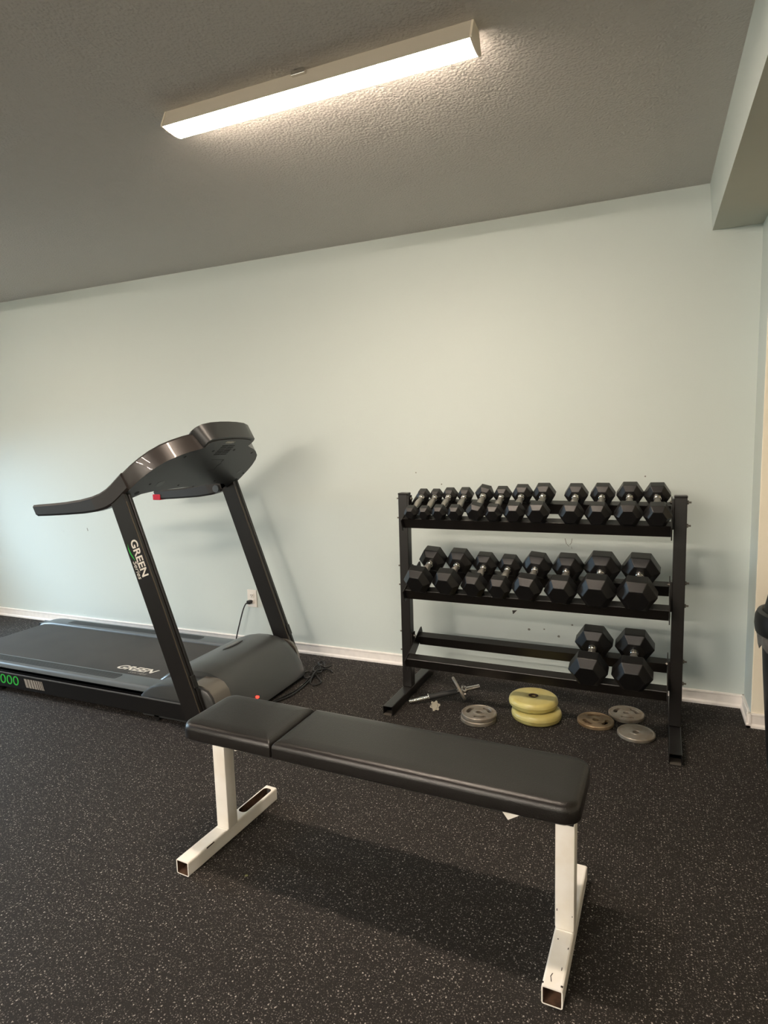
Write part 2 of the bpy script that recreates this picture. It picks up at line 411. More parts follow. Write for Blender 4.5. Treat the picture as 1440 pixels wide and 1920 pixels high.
# ------------------------------------------------------------------ ceiling lamp
def ceiling_lamp(cx, cy, L, label, dm, group=None, rz=0, wrap=False):
    t = thing('ceiling_lamp', label, 'lamp', (cx, cy, HC), rz)
    hx = L/2
    bm = bmesh.new()
    prism(bm, [(-.026, 0), (-.050, -.0560), (-.0478, -.0560), (-.0478, -.0545), (0, -.0535), (.048, -.0440), (.026, 0)] if wrap else [(-.026, 0), (-.048, -.040), (.048, -.040), (.026, 0)], 'x', -hx+.006, hx-.006)
    link('housing', bm, M['lamp_body'], t)
    bm = bmesh.new()
    if wrap:   # lens wraps further up on the side away from the housing
        prof = [(-.0478, -.0545), (-.0478, -.0555), (-.022, -.0590), (.008, -.0608), (.030, -.0595), (.042, -.0560), (.0485, -.0505), (.0500, -.0445), (.048, -.0440), (.0, -.0535)]
    else:
        prof = [(-.0485, -.040)]+[(.0485*sin(a), -.040-.024*cos(a)) for a in [radians(-90+15*k) for k in range(13)]]
    prism(bm, prof, 'x', -hx+.006, hx-.006)
    link('diffuser', bm, dm, t, smooth=True)
    for s in (-1, 1):
        bm = bmesh.new()
        pr = [(-.027, 0), (-.0505, -.050), (-.0495, -.0560), (-.022, -.0605), (.008, -.0622), (.030, -.0608), (.043, -.0570), (.0505, -.050), (.0510, -.044), (.027, 0)] if wrap else [(-.027, 0), (-.0495, -.040), (-.035, -.060), (0, -.066), (.035, -.060), (.0495, -.040), (.027, 0)]
        x0, x1 = (-hx, -hx+.006) if s < 0 else (hx-.006, hx)
        prism(bm, pr, 'x', x0, x1)
        link('end_cap', bm, M['lamp_cap'], t)
    link('mounting_clip', BX(-.030, .018, -.044, -.024, -.016, -.002, bev=.002), M['chrome'], t)
    return t
ceiling_lamp(-.981, -1.522, 1.058, 'long lit warm white batten lamp on the stippled ceiling', M['diffuser'], wrap=True)
for lx, ly, lab in ((-3.9, -1.52, 'lit batten lamp further left in the same row, out of the photo'), (-2.3, -4.75, 'lit batten lamp on the ceiling behind the camera'),
                    (.4, -4.75, 'added unseen fill lamp behind the camera on its right'), (-1.6, -7.3, 'added unseen fill lamp far behind the camera'), (-3.4, -7.3, 'leftmost added unseen fill lamp at the back of the room')):  # these three are added fill, brightening the wall and bench legs from the front
    ceiling_lamp(lx, ly, 1.2, lab, M['diffuser_left'] if ly > -2 else M['diffuser_rear'] if ly > -6 else M['back_fill'], wrap=ly > -2)

# ------------------------------------------------------------------ weight bench
BO = (-.741, -1.715, 0); BR = -.030
bench = thing('weight_bench', 'flat weight bench with black vinyl pad on white steel legs', 'bench', BO, BR)
def pad_mesh(x0, x1, y0, y1, z0, z1, rs, er=.021, n=6):
    bm = bmesh.new(); rings = []
    lev = [(0, z0, .006), (0, z0+.006, 0), (0, z1-er, 0)]
    lv = [(z0, .005), (z0+.005, 0), (z1-er, 0)]+[(z1-er+er*sin(a), er-er*cos(a)) for a in [radians(22.5*k) for k in range(1, 4)]]+[(z1, er), (z1+.0015, er+.03)]
    for z, ins in lv:
        pts = rrect(x0+min(ins, .5), x1-ins, y0+ins, y1-ins, 0, n, rs=[max(r-ins*.8, .004) for r in rs])
        rings.append([bm.verts.new((p[0], p[1], z)) for p in pts])
    for A, B in zip(rings[:-1], rings[1:]):
        k = len(A)
        for i in range(k): bm.faces.new((A[i], A[(i+1) % k], B[(i+1) % k], B[i]))
    bm.faces.new(rings[0][::-1]); bm.faces.new(rings[-1])
    return bm
PY0, PY1, PZ0, PZ1 = -.109, .158, .387, .4405
p1 = link('pad', pad_mesh(-.655, -.2965, PY0, PY1, PZ0, PZ1, (.006, .045, .045, .006)), M['vinyl'], bench, smooth=True)
p1['label'] = 'short end section of black vinyl pad'
p2 = link('pad', pad_mesh(-.294, .607, PY0, PY1, PZ0, PZ1, (.045, .006, .006, .045)), M['vinyl'], bench, smooth=True)
p2['label'] = 'long section of black vinyl pad'
link('pad_board', BX(-.64, .592, PY0+.015, PY1-.015, .383, .390), M['seam'], bench)
LX = (-.561, .563)
for i, lx in enumerate(LX):
    bm = bmesh.new()
    square_tube(bm, xf((lx, -.012, .0475), rx=radians(90)) @ xf((0, -.024, 0)), .05, .05, .0001) if False else None
    box(bm, lx-.025, lx+.025, -.037, .013, .0475, .389, bev=.005, seg=2)
    link('leg', bm, M['white_steel'], bench, smooth=True)
    bm = bmesh.new()
    FM = xf((lx-(.006 if i == 0 else 0), 0, 0), rz=-.035 if i == 0 else 0)
    square_tube(bm, FM @ xf((0, -.217-(.006*i), 0)), .050, .048, .457+.006*i, t=.0035, r=.005)
    ft = link('foot', bm, [M['white_steel'], M['rust']], bench)
    if i == 0:   # elongated cut-out on top of the far half of this foot
        bm = bmesh.new(); prism(bm, rrect(-.0175, .0175, .065, .225, .014, 4), 'z', .03, .06); bmesh.ops.transform(bm, matrix=FM, verts=bm.verts)
        cut = link('cut', bm, M['rust']); cut.parent = bench
        bpy.context.view_layer.update()
        boolean(ft, cut)
    # weld bead
    link('weld', BX(lx-.022, lx+.022, -.0405, -.036, .047, .051, bev=.0015), M['white_steel'], bench)
for lx, y, z, s in ((LX[0]+.0252, -.16, .040, .010),):
    pass
def chip(x0, x1, y0, y1, z0, z1): link('paint_chip', BX(x0, x1, y0, y1, z0, z1), M['chip'], bench)
chip(LX[0]+.0125, LX[0]+.0160, -.135, -.100, .0430, .0462)
chip(LX[1]-.024, LX[1]-.021, -.215, -.211, .0465, .0484)
chip(LX[1]+.018, LX[1]+.023, -.212, -.207, .0470, .0484)
chip(LX[1]+.012, LX[1]+.0135, -.165, -.155, .0475, .0484)
chip(LX[1]+.017, LX[1]+.019, -.095, -.089, .0475, .0484)
chip(LX[1]-.012, LX[1]-.009, -.072, -.069, .0475, .0484)
chip(LX[1]-.020, LX[1]-.018, -.0378, -.0366, .100, .106)
chip(LX[1]+.019, LX[1]+.0205, -.0378, -.0366, .093, .096)
bm = bmesh.new()
q = [(-.0055, -.205), (-.0095, -.190), (-.0065, -.180), (-.0045, -.180), (-.0075, -.190), (-.0035, -.205)]
prism(bm, [(LX[1]+a, b) for a, b in q], 'z', .0476, .0483); link('paint_chip', bm, M['chip'], bench)
link('beam', BX(LX[0]+.02, LX[1]-.02, -.03, .01, .351, .389, bev=.004), M['white_steel'], bench)
for pts in ([(-.459, .391), (-.451, .371), (-.389, .391)], [(.400, .391), (.427, .355), (.482, .391)]):
    bm = bmesh.new(); prism(bm, pts, 'y', -.085, .13); link('pad_bracket', bm, M['white_steel'], bench)

# ------------------------------------------------------------------ dumbbell rack
RO = Vector((-.507, -.430, 0)); RR = -.020
rack = thing('dumbbell_rack', 'black three-shelf steel dumbbell rack against the pale green wall', 'rack', RO, RR)
TA = radians(21); TE = Vector((0, cos(TA), sin(TA))); TN = Vector((0, -sin(TA), cos(TA)))
TZ = {'T': .944, 'M': .584, 'B': .227}
def tray_mtx(k):  # local frame: x along rack, y up the slope, z normal
    return basis((0, -.090, TZ[k]), (1, 0, 0), TE, TN)
UX = .636
for s in (-1, 1):
    u = link('upright', BX(s*UX-.025, s*UX+.025, .012, .062, .048, 1.062, bev=.003), M['rack'], rack)
    link('end_cap', BX(s*UX-.0265, s*UX+.0265, .0105, .0635, 1.060, 1.070, bev=.004), M['rack'], u)
    bm = bmesh.new(); square_tube(bm, xf((s*UX, -.245, 0)), .05, .048, .60, t=.003, r=.004)
    ft = link('foot', bm, [M['rack'], M['rack_in']], rack)
    link('foot_plug', BX(s*UX-.021, s*UX+.021, -.249, -.20, .0035, .009), M['silver_plastic'], ft)
    for z in (1.04, .94, .690, .590, .340, .240):
        bm = bmesh.new()
        m = xf((s*(UX+.025), .037, z), ry=s*pi/2)
        lathe(bm, [(0, -.002), (.011, -.002), (.011, .001), (.0085, .001), (.0085, .006), (.004, .006), (.004, .016), (0, .016)], 10, m)
        link('bolt', bm, M['zinc'], u)
XR_ = .600
for k in 'TMB':
    tm = tray_mtx(k)
    bm = bmesh.new()
    prism(bm, [(.020, -.0022), (.0222, 0), (.062, 0), (.062, -.003), (.023, -.003), (.023, -.052), (.020, -.052)], 'x', -XR_, XR_)
    bmesh.ops.transform(bm, matrix=tm, verts=bm.verts)
    link('front_rail', bm, M['rack'], rack)
    bm = bmesh.new()
    prism(bm, [(.200, 0), (.240, 0), (.240, -.003), (.203, -.003), (.203, -.052), (.200, -.052)], 'x', -XR_, XR_)
    bmesh.ops.transform(bm, matrix=tm, verts=bm.verts)
    link('back_rail', bm, M['rack'], rack)
    for s in (-1, 1):
        bm = bmesh.new()
        x0 = s*(XR_+.0005); x1 = s*(XR_+.0045)
        prism(bm, [(-.004, -.055), (-.004, .004), (.250, .022), (.262, .018), (.262, -.030), (.14, -.055)], 'x', min(x0, x1), max(x0, x1))
        bmesh.ops.transform(bm, matrix=tm, verts=bm.verts)
        box(bm, min(s*(XR_+.004), s*(UX-.0252)), max(s*(XR_+.004), s*(UX-.0252)), .014, .060, TZ[k]-.02, TZ[k]+.112)
        link('shelf_bracket', bm, M['rack'], rack)
        bm = bmesh.new()
        lathe(bm, [(0, -.001), (.008, -.001), (.008, .005), (.003, .005), (.003, .009), (0, .009)], 8, xf((s*(XR_-.000), .037, TZ[k]+.095), ry=-s*pi/2))
        link('bolt', bm, M['zinc'], rack)

# ------------------------------------------------------------------ dumbbells
def hexhead(R, Lh, side):
    """hex head along +y starting at y=side*g; chamfered both ends"""
    bm = bmesh.new()
    def ring(r, y): return [bm.verts.new((r*cos(pi/3*i), y, r*sin(pi/3*i))) for i in range(6)]
    ch = R*.40
    rs = [ring(R*.58, 0), ring(R, ch*.85), ring(R, Lh-ch), ring(R*.62, Lh)]
    for a, b in zip(rs[:-1], rs[1:]):
        for i in range(6): bm.faces.new((a[i], a[(i+1) % 6], b[(i+1) % 6], b[i]))
    bm.faces.new(rs[0]); bm.faces.new(rs[-1][::-1])
    bmesh.ops.recalc_face_normals(bm, faces=bm.faces)
    bmesh.ops.bevel(bm, geom=list(bm.edges), offset=R*.03, segments=2, profile=.5, affect='EDGES')
    return bm
cache = {}
ORD = ['leftmost', 'second', 'third', 'fourth', 'fifth', 'sixth', 'seventh', 'eighth', 'ninth', 'tenth', 'eleventh', 'rightmost']
def dumbbell(k, i, xn, xf_, R, label, group, roll=0, sc=.126, shift=0):
    R = R*1.03
    grip = .165-R*.95; Lh = R*1.12+.018; gr = .0115+R*.05
    a = R*sqrt(3)/2
    lift = R*max(abs(sin(pi/3*j+roll)) for j in range(6))-a   # a rolled head stands a little higher
    # world x of near/far heads -> rack local
    lx = (xn+xf_)/2-RO.x; 
    yaw = -math.atan2(xf_-xn, .19)-RR*0
    base = tray_mtx(k) @ Matrix.Translation((lx, sc+shift, a+lift)) @ Matrix.Rotation(yaw, 4, 'Z')
    W = Matrix.Translation(RO) @ Matrix.Rotation(RR, 4, 'Z') @ base @ Matrix.Rotation(roll, 4, 'Y')
    t = thing('dumbbell', label, 'dumbbell', (0, 0, 0), 0, group); t.matrix_world = W
    key = round(R, 4)
    if key not in cache:
        hb = hexhead(R, Lh, 1); me = bpy.data.meshes.new('head')
        for f in hb.faces: f.smooth = False
        bmesh.ops.recalc_face_normals(hb, faces=hb.faces); hb.to_mesh(me); hb.free(); me.materials.append(M['rubber'])
        bm = bmesh.new(); g = grip/2+.004
        prof = [(0, -g), (gr*.82, -g), (gr*.84, -g*.55), (gr*1.12, -g*.2), (gr*1.16, 0), (gr*1.12, g*.2), (gr*.84, g*.55), (gr*.82, g), (0, g)]
        lathe(bm, prof, 20, Matrix.Rotation(pi/2, 4, 'X'))
        for f in bm.faces: f.smooth = True
        mg = bpy.data.meshes.new('grip'); bm.to_mesh(mg); bm.free(); mg.materials.append(M['knurl'])
        bm = bmesh.new()
        lathe(bm, [(0, -.001), (gr*1.35, -.001), (gr*1.35, .004), (gr*1.15, .008), (gr*1.15, .013), (gr*.9, .016), (0, .016)], 20, Matrix.Rotation(pi/2, 4, 'X'))
        for f in bm.faces: f.smooth = True
        mc = bpy.data.meshes.new('collar'); bm.to_mesh(mc); bm.free(); mc.materials.append(M['chrome'])
        cache[key] = (me, mg, mc, grip, Lh)
    me, mg, mc, grip, Lh = cache[key]
    o = bpy.data.objects.new('grip', mg); COL.objects.link(o); o.parent = t
    for s in (1, -1):
        h = bpy.data.objects.new('head', me); COL.objects.link(h); h.parent = t
        h.location = (0, s*grip/2, 0); h.rotation_euler = (0, 0, 0 if s > 0 else pi)
        c = bpy.data.objects.new('collar', mc); COL.objects.link(c); c.parent = t
        c.location = (0, s*grip/2, 0); c.rotation_euler = (0, 0, 0 if s > 0 else pi)
    return t
TOP = [(-1.063, -1.063, .0345, 'tiny hex dumbbell with a chrome grip, at the left end of the top shelf'),
       (-.992, -.993, .0345, 'tiny hex dumbbell, second from the left end of the top shelf'),
       (-.917, -.919, .0385, 'small hex dumbbell, third from the left end of the top shelf'),
       (-.837, -.838, .0395, 'small hex dumbbell, fourth on the top shelf, just left of the twisted one'),
       (-.737, -.740, .0445, 'hex dumbbell rolled up onto an edge, fifth from the left on the top shelf'),
       (-.652, -.651, .0435, 'hex dumbbell just right of the twisted one on the top shelf'),
       (-.555, -.554, .0490, 'hex dumbbell, seventh from the left on the top shelf'),
       (-.451, -.453, .0525, 'hex dumbbell just left of the wide gap on the top shelf'),
       (-.305, -.306, .0520, 'hex dumbbell just right of the wide gap on the top shelf'),
       (-.194, -.190, .0530, 'hex dumbbell third from the right end of the top shelf'),
       (-.073, -.075, .0560, 'large hex dumbbell second from the right end of the top shelf'),
       (.041, .036, .0545, 'large hex dumbbell at the right end of the top shelf, touching the bracket')]
for i, (a, b, R, lab) in enumerate(TOP):
    dumbbell('T', i, a, b, R, lab, 'hex dumbbells on the top shelf', roll=radians(15) if i == 4 else 0)
MID = [(-1.027, -1.012, .0705, 'hex dumbbell at the left end of the middle shelf, skewed to the left'),
       (-.881, -.869, .0695, 'hex dumbbell second from the left on the middle shelf'),
       (-.747, -.737, .0620, 'smaller hex dumbbell third from the left on the middle shelf'),
       (-.627, -.616, .0585, 'smallest hex dumbbell of the middle shelf, fourth from the left'),
       (-.497, -.483, .0680, 'skewed hex dumbbell fifth from the left on the middle shelf'),
       (-.347, -.340, .0705, 'hex dumbbell third from the right on the middle shelf'),
       (-.195, -.188, .0800, 'large hex dumbbell second from the right on the middle shelf'),
       (-.032, -.024, .0800, 'large hex dumbbell at the right end of the middle shelf')]
for i, (a, b, R, lab) in enumerate(MID):
    dumbbell('M', i, a, b, R, lab, 'hex dumbbells on the middle shelf', roll=radians((2, 0, 0, 0, 4, 0, 0, 0)[i]))
BOT = [(-.226, -.220, .0825, 'left one of the two big hex dumbbells alone on the bottom shelf'),
       (-.045, -.043, .0825, 'right one of the two big hex dumbbells on the bottom shelf')]
for i, (a, b, R, lab) in enumerate(BOT):
    dumbbell('B', i, a, b, R, lab, 'big hex dumbbells on the bottom shelf')

# ------------------------------------------------------------------ weight plates on the floor
def plate_mesh(R, th, hole=.0145, slots=True, rim=True):
    """iron disc with centre hole and three curved grip slots, z 0..th"""
    c = bpy.data.curves.new('p', 'CURVE'); c.dimensions = '2D'; c.fill_mode = 'BOTH'; c.extrude = th*.36; c.bevel_depth = 0
    def spl(pts):
        s = c.splines.new('POLY'); s.points.add(len(pts)-1); s.use_cyclic_u = True
        for p, q in zip(s.points, pts): p.co = (q[0], q[1], 0, 1)
    spl([((R-.004)*cos(2*pi*i/64), (R-.004)*sin(2*pi*i/64)) for i in range(64)])
    spl([(hole*cos(2*pi*i/24), hole*sin(2*pi*i/24)) for i in range(24)])
    if slots:
        for j in range(3):
            a0 = 2*pi*j/3+.5; r1, r2 = R*.50, R*.72; h = radians(24); pts = []
            for k in range(9): a = a0-h+2*h*k/8; pts.append((r2*cos(a), r2*sin(a)))
            rm = (r1+r2)/2; rr = (r2-r1)/2
            for k in range(1, 6): b = pi*k/6; ang = a0+h; pts.append(((rm+rr*cos(b))*cos(ang)-rr*sin(b)*sin(ang), (rm+rr*cos(b))*sin(ang)+rr*sin(b)*cos(ang)))
            for k in range(9): a = a0+h-2*h*k/8; pts.append((r1*cos(a), r1*sin(a)))
            for k in range(1, 6): b = pi*k/6; ang = a0-h; pts.append(((rm-rr*cos(b))*cos(ang)+rr*sin(b)*sin(ang), (rm-rr*cos(b))*sin(ang)-rr*sin(b)*cos(ang)))
            spl(pts)
    o = bpy.data.objects.new('p', c); COL.objects.link(o)
    dg = bpy.context.evaluated_depsgraph_get(); me = bpy.data.meshes.new_from_object(o.evaluated_get(dg))
    bpy.data.objects.remove(o)
    bm = bmesh.new(); bm.from_mesh(me); bmesh.ops.translate(bm, verts=bm.verts, vec=(0, 0, th*.5))
    # rim and hub
    rw = .0075
    def ringp(ri, ro, z0, z1, b): 
        lathe(bm, [(ri, z0+b), (ri+b, z0), (ro-b, z0), (ro, z0+b), (ro, z1-b), (ro-b, z1), (ri+b, z1), (ri, z1-b)], 64, close=True)
    ringp(R-.010, R, 0, th, .003)
    ringp(hole, hole+.012, .001, th-.001, .0015)
    if slots:
        for j in range(3):   # raised lips along the slots
            a0 = 2*pi*j/3+.5; pts = []
            for k in range(9): a = a0-radians(26)+radians(52)*k/8; pts.append((R*.755*cos(a), R*.755*sin(a), th*.86))
            tube(bm, pts, .0022, 6)
    return bm
def raised_numbers(parent, R, th):
    for j in range(3):
        a = 2*pi*j/3+.5+pi/3
        text('raised_number', '5', R*.26, parent.data.materials[0] if parent.type == 'MESH' else M['silver_iron'], Matrix.Translation((R*.6*cos(a), R*.6*sin(a), th*.86)) @ Matrix.Rotation(a-pi/2, 4, 'Z'), parent, ext=.0012, bold=.0008)
GP = 'weight plates on the floor under the rack'
def plate(loc, R, th, m, label, rot=(0, 0, 0), slots=True):
    o = link('weight_plate', plate_mesh(R, th, slots=slots), m, smooth=True); o.location = loc; o.rotation_euler = rot
    return tag(o, label, 'weight plate', GP)
plate((-.724, -.552, 0), .084, .0185, M['silver_iron'], 'lower plate of the stack of two small silver slotted plates', (0, 0, .8))
plate((-.7215, -.548, .0187), .0835, .0185, M['silver_iron'], 'upper plate of the stack of two small silver slotted plates', (0, 0, .35))
plate((-.204, -.403, 0), .082, .0170, M['bronze_iron'], 'brownish slotted plate, leftmost of the three plates lying at the right', (0, 0, 1.3))
plate((-.074, -.288, .0012), .0800, .0195, M['silver_iron'], 'silver slotted plate, rearmost of the three plates lying at the right', (.012, -.01, .15))
plate((-.027, -.470, 0), .080, .0170, M['silver_iron'], 'smooth silver plate with only a centre hole, front of the three at the right', (0, 0, 0), slots=False)
def vinyl_plate(loc, R, th, label, rz=0, tilt=0):
    bm = bmesh.new(); b = .017; prof = [(.016, th-.004)]
    prof += [(.024, th-.001), (R*.55, th), (R-b, th-.002)]
    prof += [(R-b+b*sin(a), th-.002-b+b*cos(a)) for a in [radians(15*k) for k in range(1, 7)]]
    prof += [(R+.0012, th*.5), (R, th*.5-.002)]
    prof += [(R-b+b*cos(a), b-b*sin(a)) for a in [radians(15*k) for k in range(1, 7)]]
    prof += [(.016, 0)]
    lathe(bm, prof, 72, close=True)
    o = link('weight_plate', bm, M['yellow'], smooth=True); o.location = loc; o.rotation_euler = (tilt, 0, rz)
    tag(o, label, 'weight plate', GP)
    bm = bmesh.new(); lathe(bm, [(.012, th-.0045), (.0155, th-.0035), (.023, th+.0006), (.019, th+.0015), (.012, th-.001)], 24, close=True)
    c = link('hub_ring', bm, M['brown_core'], o)
    return o
vinyl_plate((-.470, -.436, 0), .1165, .048, 'lower plate of the stack of two thick yellow vinyl plates')
vinyl_plate((-.489, -.409, .0482), .1150, .047, 'upper plate of the stack of two thick yellow vinyl plates')

# short bar lying on the floor with one plate still on it
bar_a = Vector((-1.096, -.504, .0133)); plc = Vector((-.869, -.372, .0)); 
d = (Vector((-.775, -.318, .066))-bar_a); BL = d.length; d.normalize()
side = d.cross(Vector((0, 0, 1))).normalized(); upv = side.cross(d)
bar = thing('dumbbell_bar', 'short threaded chrome bar with black grip lying on the floor, propped by a plate', 'dumbbell bar', bar_a)
bmx = basis((0, 0, 0), side, upv, d)
def barpart(name, prof, m, n=20, parent=bar):
    bm = bmesh.new(); lathe(bm, prof, n, bmx); return link(name, bm, m, parent, smooth=True)
def threaded(z0, z1, r=.0122, p=.0042):
    out = [(0, z0)]; z = z0
    while z+p <= z1: out += [(r*.9, z), (r, z+p*.35), (r, z+p*.6), (r*.9, z+p*.95)]; z += p
    return out+[(0, z1)]
barpart('sleeve', threaded(0, .105), M['chrome'])
barpart('sleeve', threaded(BL-.125, BL), M['chrome'])
barpart('grip', [(0, .100), (.0145, .100), (.0150, .112), (.0142, .15), (.0150, .18), (.0142, .21), (.0150, BL-.125), (0, BL-.125)], M['grip'])
barpart('collar', [(0, .098), (.019, .098), (.019, .104), (0, .104)], M['chrome'])
# plate carried by the bar, leaning and touching the floor
PR = .066
pc = Vector((-.8669, -.372, 0)); tt = (pc-bar_a).dot(d)
tt = BL-.118; pcen = bar_a+d*tt
tag_l = 'thin silver plate standing on edge, threaded on the chrome bar'
ddn = (upv*-1); 
dh = Vector((d.x, d.y, 0)).normalized(); PH = radians(26)
pup = -dh*sin(PH)+Vector((0, 0, 1))*cos(PH); pn = dh*cos(PH)+Vector((0, 0, 1))*sin(PH)
o = link('weight_plate', plate_mesh(PR, .013, hole=.0150), M['silver_iron'], smooth=True)
pcen = Vector((pcen.x, pcen.y, PR*cos(PH)+.0005))
o.matrix_world = basis(pcen, pn.cross(pup)*-1, pup, pn) if basis((0,0,0), pn.cross(pup)*-1, pup, pn).determinant() > 0 else basis(pcen, pn.cross(pup), pup, pn)
tag(o, tag_l, 'weight plate', GP)
low = 0
DZ = -low
def star(name, loc, mtx, label):
    bm = bmesh.new(); pts = []
    for i in range(24):
        a = 2*pi*i/24; r = .0265 if i % 4 in (0, 1) else .0195
        pts.append((r*cos(a), r*sin(a)))
    prism(bm, pts, 'z', 0, .010)
    lathe(bm, [(.0135, -.004), (.018, -.004), (.018, .018), (.0135, .018)], 20, close=True)
    o = link(name, bm, M['chrome']); o.matrix_world = mtx
    return tag(o, label, 'spin lock collar', 'chrome star collars')
star('star_collar', None, basis(bar_a+d*(BL-.092)+Vector((0, 0, 0)), side, upv, d), 'chrome star collar screwed onto the bar beside the upright plate')
star('star_collar', None, xf((-.955, -.516, .0185), rx=radians(68), rz=.5), 'loose chrome star collar lying on the floor under the bar')
P_low = low

# ------------------------------------------------------------------ treadmill
TO = Vector((-2.85, -.70, 0)); YC = -.70
tm_ = thing('treadmill', 'black and charcoal treadmill with slanted uprights and curved console', 'treadmill', TO)
def tp(name, bm, m, parent=tm_, smooth=False): return link(name, bm, m, parent, smooth, org=TO)
# steel side beams
for s, y0, y1 in ((-1, YC-.405, YC-.355), (1, YC+.355, YC+.405)):
    b = tp('frame_beam', BX(-3.98, -1.86, y0, y1, .034, .113, bev=.002), M['frame'])
    yy = (y0-.002, y0+.004) if s < 0 else (y1-.004, y1+.002)
    tp('lip', BX(-3.98, -1.98, yy[0], yy[1], .112, .119, bev=.0015), M['lip'], b)
for x in (-3.7, -2.9, -2.2): tp('cross_beam', BX(x, x+.05, YC-.36, YC+.36, .040, .080), M['frame'])
# deck, belt and rollers
tp('deck', BX(-3.76, -2.2, YC-.285, YC+.285, .118, .138), M['frame'])
bm = bmesh.new(); pr = []
for k in range(9): a = radians(90+22.5*k); pr.append((-3.795+.030*cos(a), .120+.030*sin(a)))
pr += [(-2.10, .090), (-2.10, .150)]
prism(bm, pr, 'y', YC-.262, YC+.262); tp('running_belt', bm, M['belt'])
bm = bmesh.new(); lathe(bm, [(0, YC-.30), (.026, YC-.30), (.026, YC+.30), (0, YC+.30)], 20, Matrix(((1, 0, 0, -3.795), (0, 0, 1, 0), (0, -1, 0, .120), (0, 0, 0, 1))))
tp('rear_roller', bm, M['zinc'], smooth=True)
# foot rails
for s in (-1, 1):
    yi, yo = YC+s*.272, YC+s*.385; a, b = min(yi, yo), max(yi, yo)
    bm = bmesh.new()
    prof = [(a, .120), (a, .150), (a+.006, .159), (a+.014, .162), (b-.014, .162), (b-.006, .159), (b, .150), (b, .120)]
    vs = []
    xs = [(-3.87, -.032, .30), (-3.855, -.018, .45), (-3.82, -.010, .7), (-3.775, -.003, .9), (-3.73, 0, 1), (-2.15, 0, 1)]
    for x, dz, kx in xs:
        ring = []
        for (y, z) in prof:
            ring.append(bm.verts.new((x, y, max(.108, z+dz))))
        vs.append(ring)
    for A, B in zip(vs[:-1], vs[1:]):
        n = len(A)
        for i in range(n): bm.faces.new((A[i], A[(i+1) % n], B[(i+1) % n], B[i]))
    bm.faces.new(vs[0]); bm.faces.new(vs[-1][::-1])
    r = tp('foot_rail', bm, M['rail'], smooth=True)
    bm = bmesh.new(); prism(bm, rrect(-3.62, -2.50, a+.022 if s > 0 else a+.030, b-.030 if s > 0 else b-.022, .016, 4), 'z', .1615, .1630)
    tp('tread_inset', bm, M['tread'], r)
    for k in range(4):
        yk = (a+.034 if s > 0 else a+.042)+k*.0135
        tp('tread_rib', BX(-3.60, -2.52, yk, yk+.003, .1628, .1640), M['tread'], r)
    tp('rail_skirt', BX(-3.80, -2.2, yo-(.004 if s > 0 else -.0), yo+(.0 if s > 0 else .004), .117, .135), M['frame'], r)
# rear feet
for s in (-1, 1):
    bm = bmesh.new(); lathe(bm, [(0, 0), (.026, 0), (.026, .016), (.018, .020), (.008, .022), (.008, .05), (0, .05)], 16, Matrix.Translation((-3.36, YC+s*.375, 0)))
    tp('rubber_foot', bm, M['frame'])
    bm = bmesh.new(); lathe(bm, [(0, -.02), (.017, -.02), (.017, .02), (0, .02)], 16, xf((-2.20, YC+s*.372, .0175), rx=pi/2))
    tp('wheel', bm, M['frame'])
# uprights
lean = Vector((-.357, 0, 1.0)).normalized(); perp = Vector((lean.z, 0, -lean.x))
for s in (-1, 1):
    ya, yb = (-1.140, -1.092) if s < 0 else (YC+.392, YC+.440)
    base = Vector((-1.905, 0, .010)); top = base+lean*(1.115/lean.z)
    bm = bmesh.new()
    w_ = .048
    # extruded section with a groove along the front face
    yf0, yf1 = ya, yb
    sec = [(-w_, ya), (w_-.004, ya), (w_, ya+.004), (w_, ya+.017), (w_-.006, ya+.020), (w_-.006, ya+.028), (w_, ya+.031), (w_, yb-.004), (w_-.004, yb), (-w_, yb)]
    A = [bm.verts.new(base+perp*p+Vector((0, y, 0))) for p, y in sec]; B = [bm.verts.new(top+perp*p+Vector((0, y, 0))) for p, y in sec]
    n = len(sec)
    for i in range(n): bm.faces.new((A[i], A[(i+1) % n], B[(i+1) % n], B[i]))
    bm.faces.new(A[::-1]); bm.faces.new(B)
    u = tp('upright', bm, M['upright'])
    bm = bmesh.new(); mm = basis(base, perp, (0, 1, 0), lean)
    box(bm, w_-.0015, w_+.0008, ya+.001, ya+.0035, .02, 1.13, mtx=mm); tp('edge_trim', bm, M['upright_line'], u)
    box_ = bmesh.new(); box(box_, w_-.001, w_+.006, ya+.015, yb-.004, .20, .26, bev=.002, mtx=mm); tp('cover_clip', box_, M['upright'], u)
    if s < 0:
        # printed lettering reading down the outer face
        pos = base+lean*.86+perp*.008+Vector((0, ya-.0004, 0))
        R_ = basis(pos, -lean, perp, (0, -1, 0))
        text('printed_lettering', 'GREEN', .058, M['print_white'], R_, u, org=TO, shear=0, bold=.0012, sx=1.02, ext=.0002)
        R_ = basis(base+lean*.812+perp*-.026+Vector((0, ya-.0004, 0)), -lean, perp, (0, -1, 0))
        text('printed_lettering', 'Series', .034, M['print_white'], R_, u, org=TO, shear=.2, sx=1.1, ext=.0002)
        bm = bmesh.new()
        sw = [(.042, .0), (.02, .007), (-.005, .006), (-.03, -.003), (-.045, -.012), (-.02, -.006), (.005, .0), (.025, .002)]
        prism(bm, sw, 'z', 0, .0004)
        bmesh.ops.transform(bm, matrix=basis(base+lean*.900+perp*-.030+Vector((0, ya-.0006, 0)), -lean, perp*-1, (0, 1, 0)) @ Matrix.Scale(-1, 4, (0, 0, 1)) @ Matrix.Scale(-1, 4, (1, 0, 0)), verts=bm.verts)
        tp('printed_leaf', bm, M['print_green'], u)
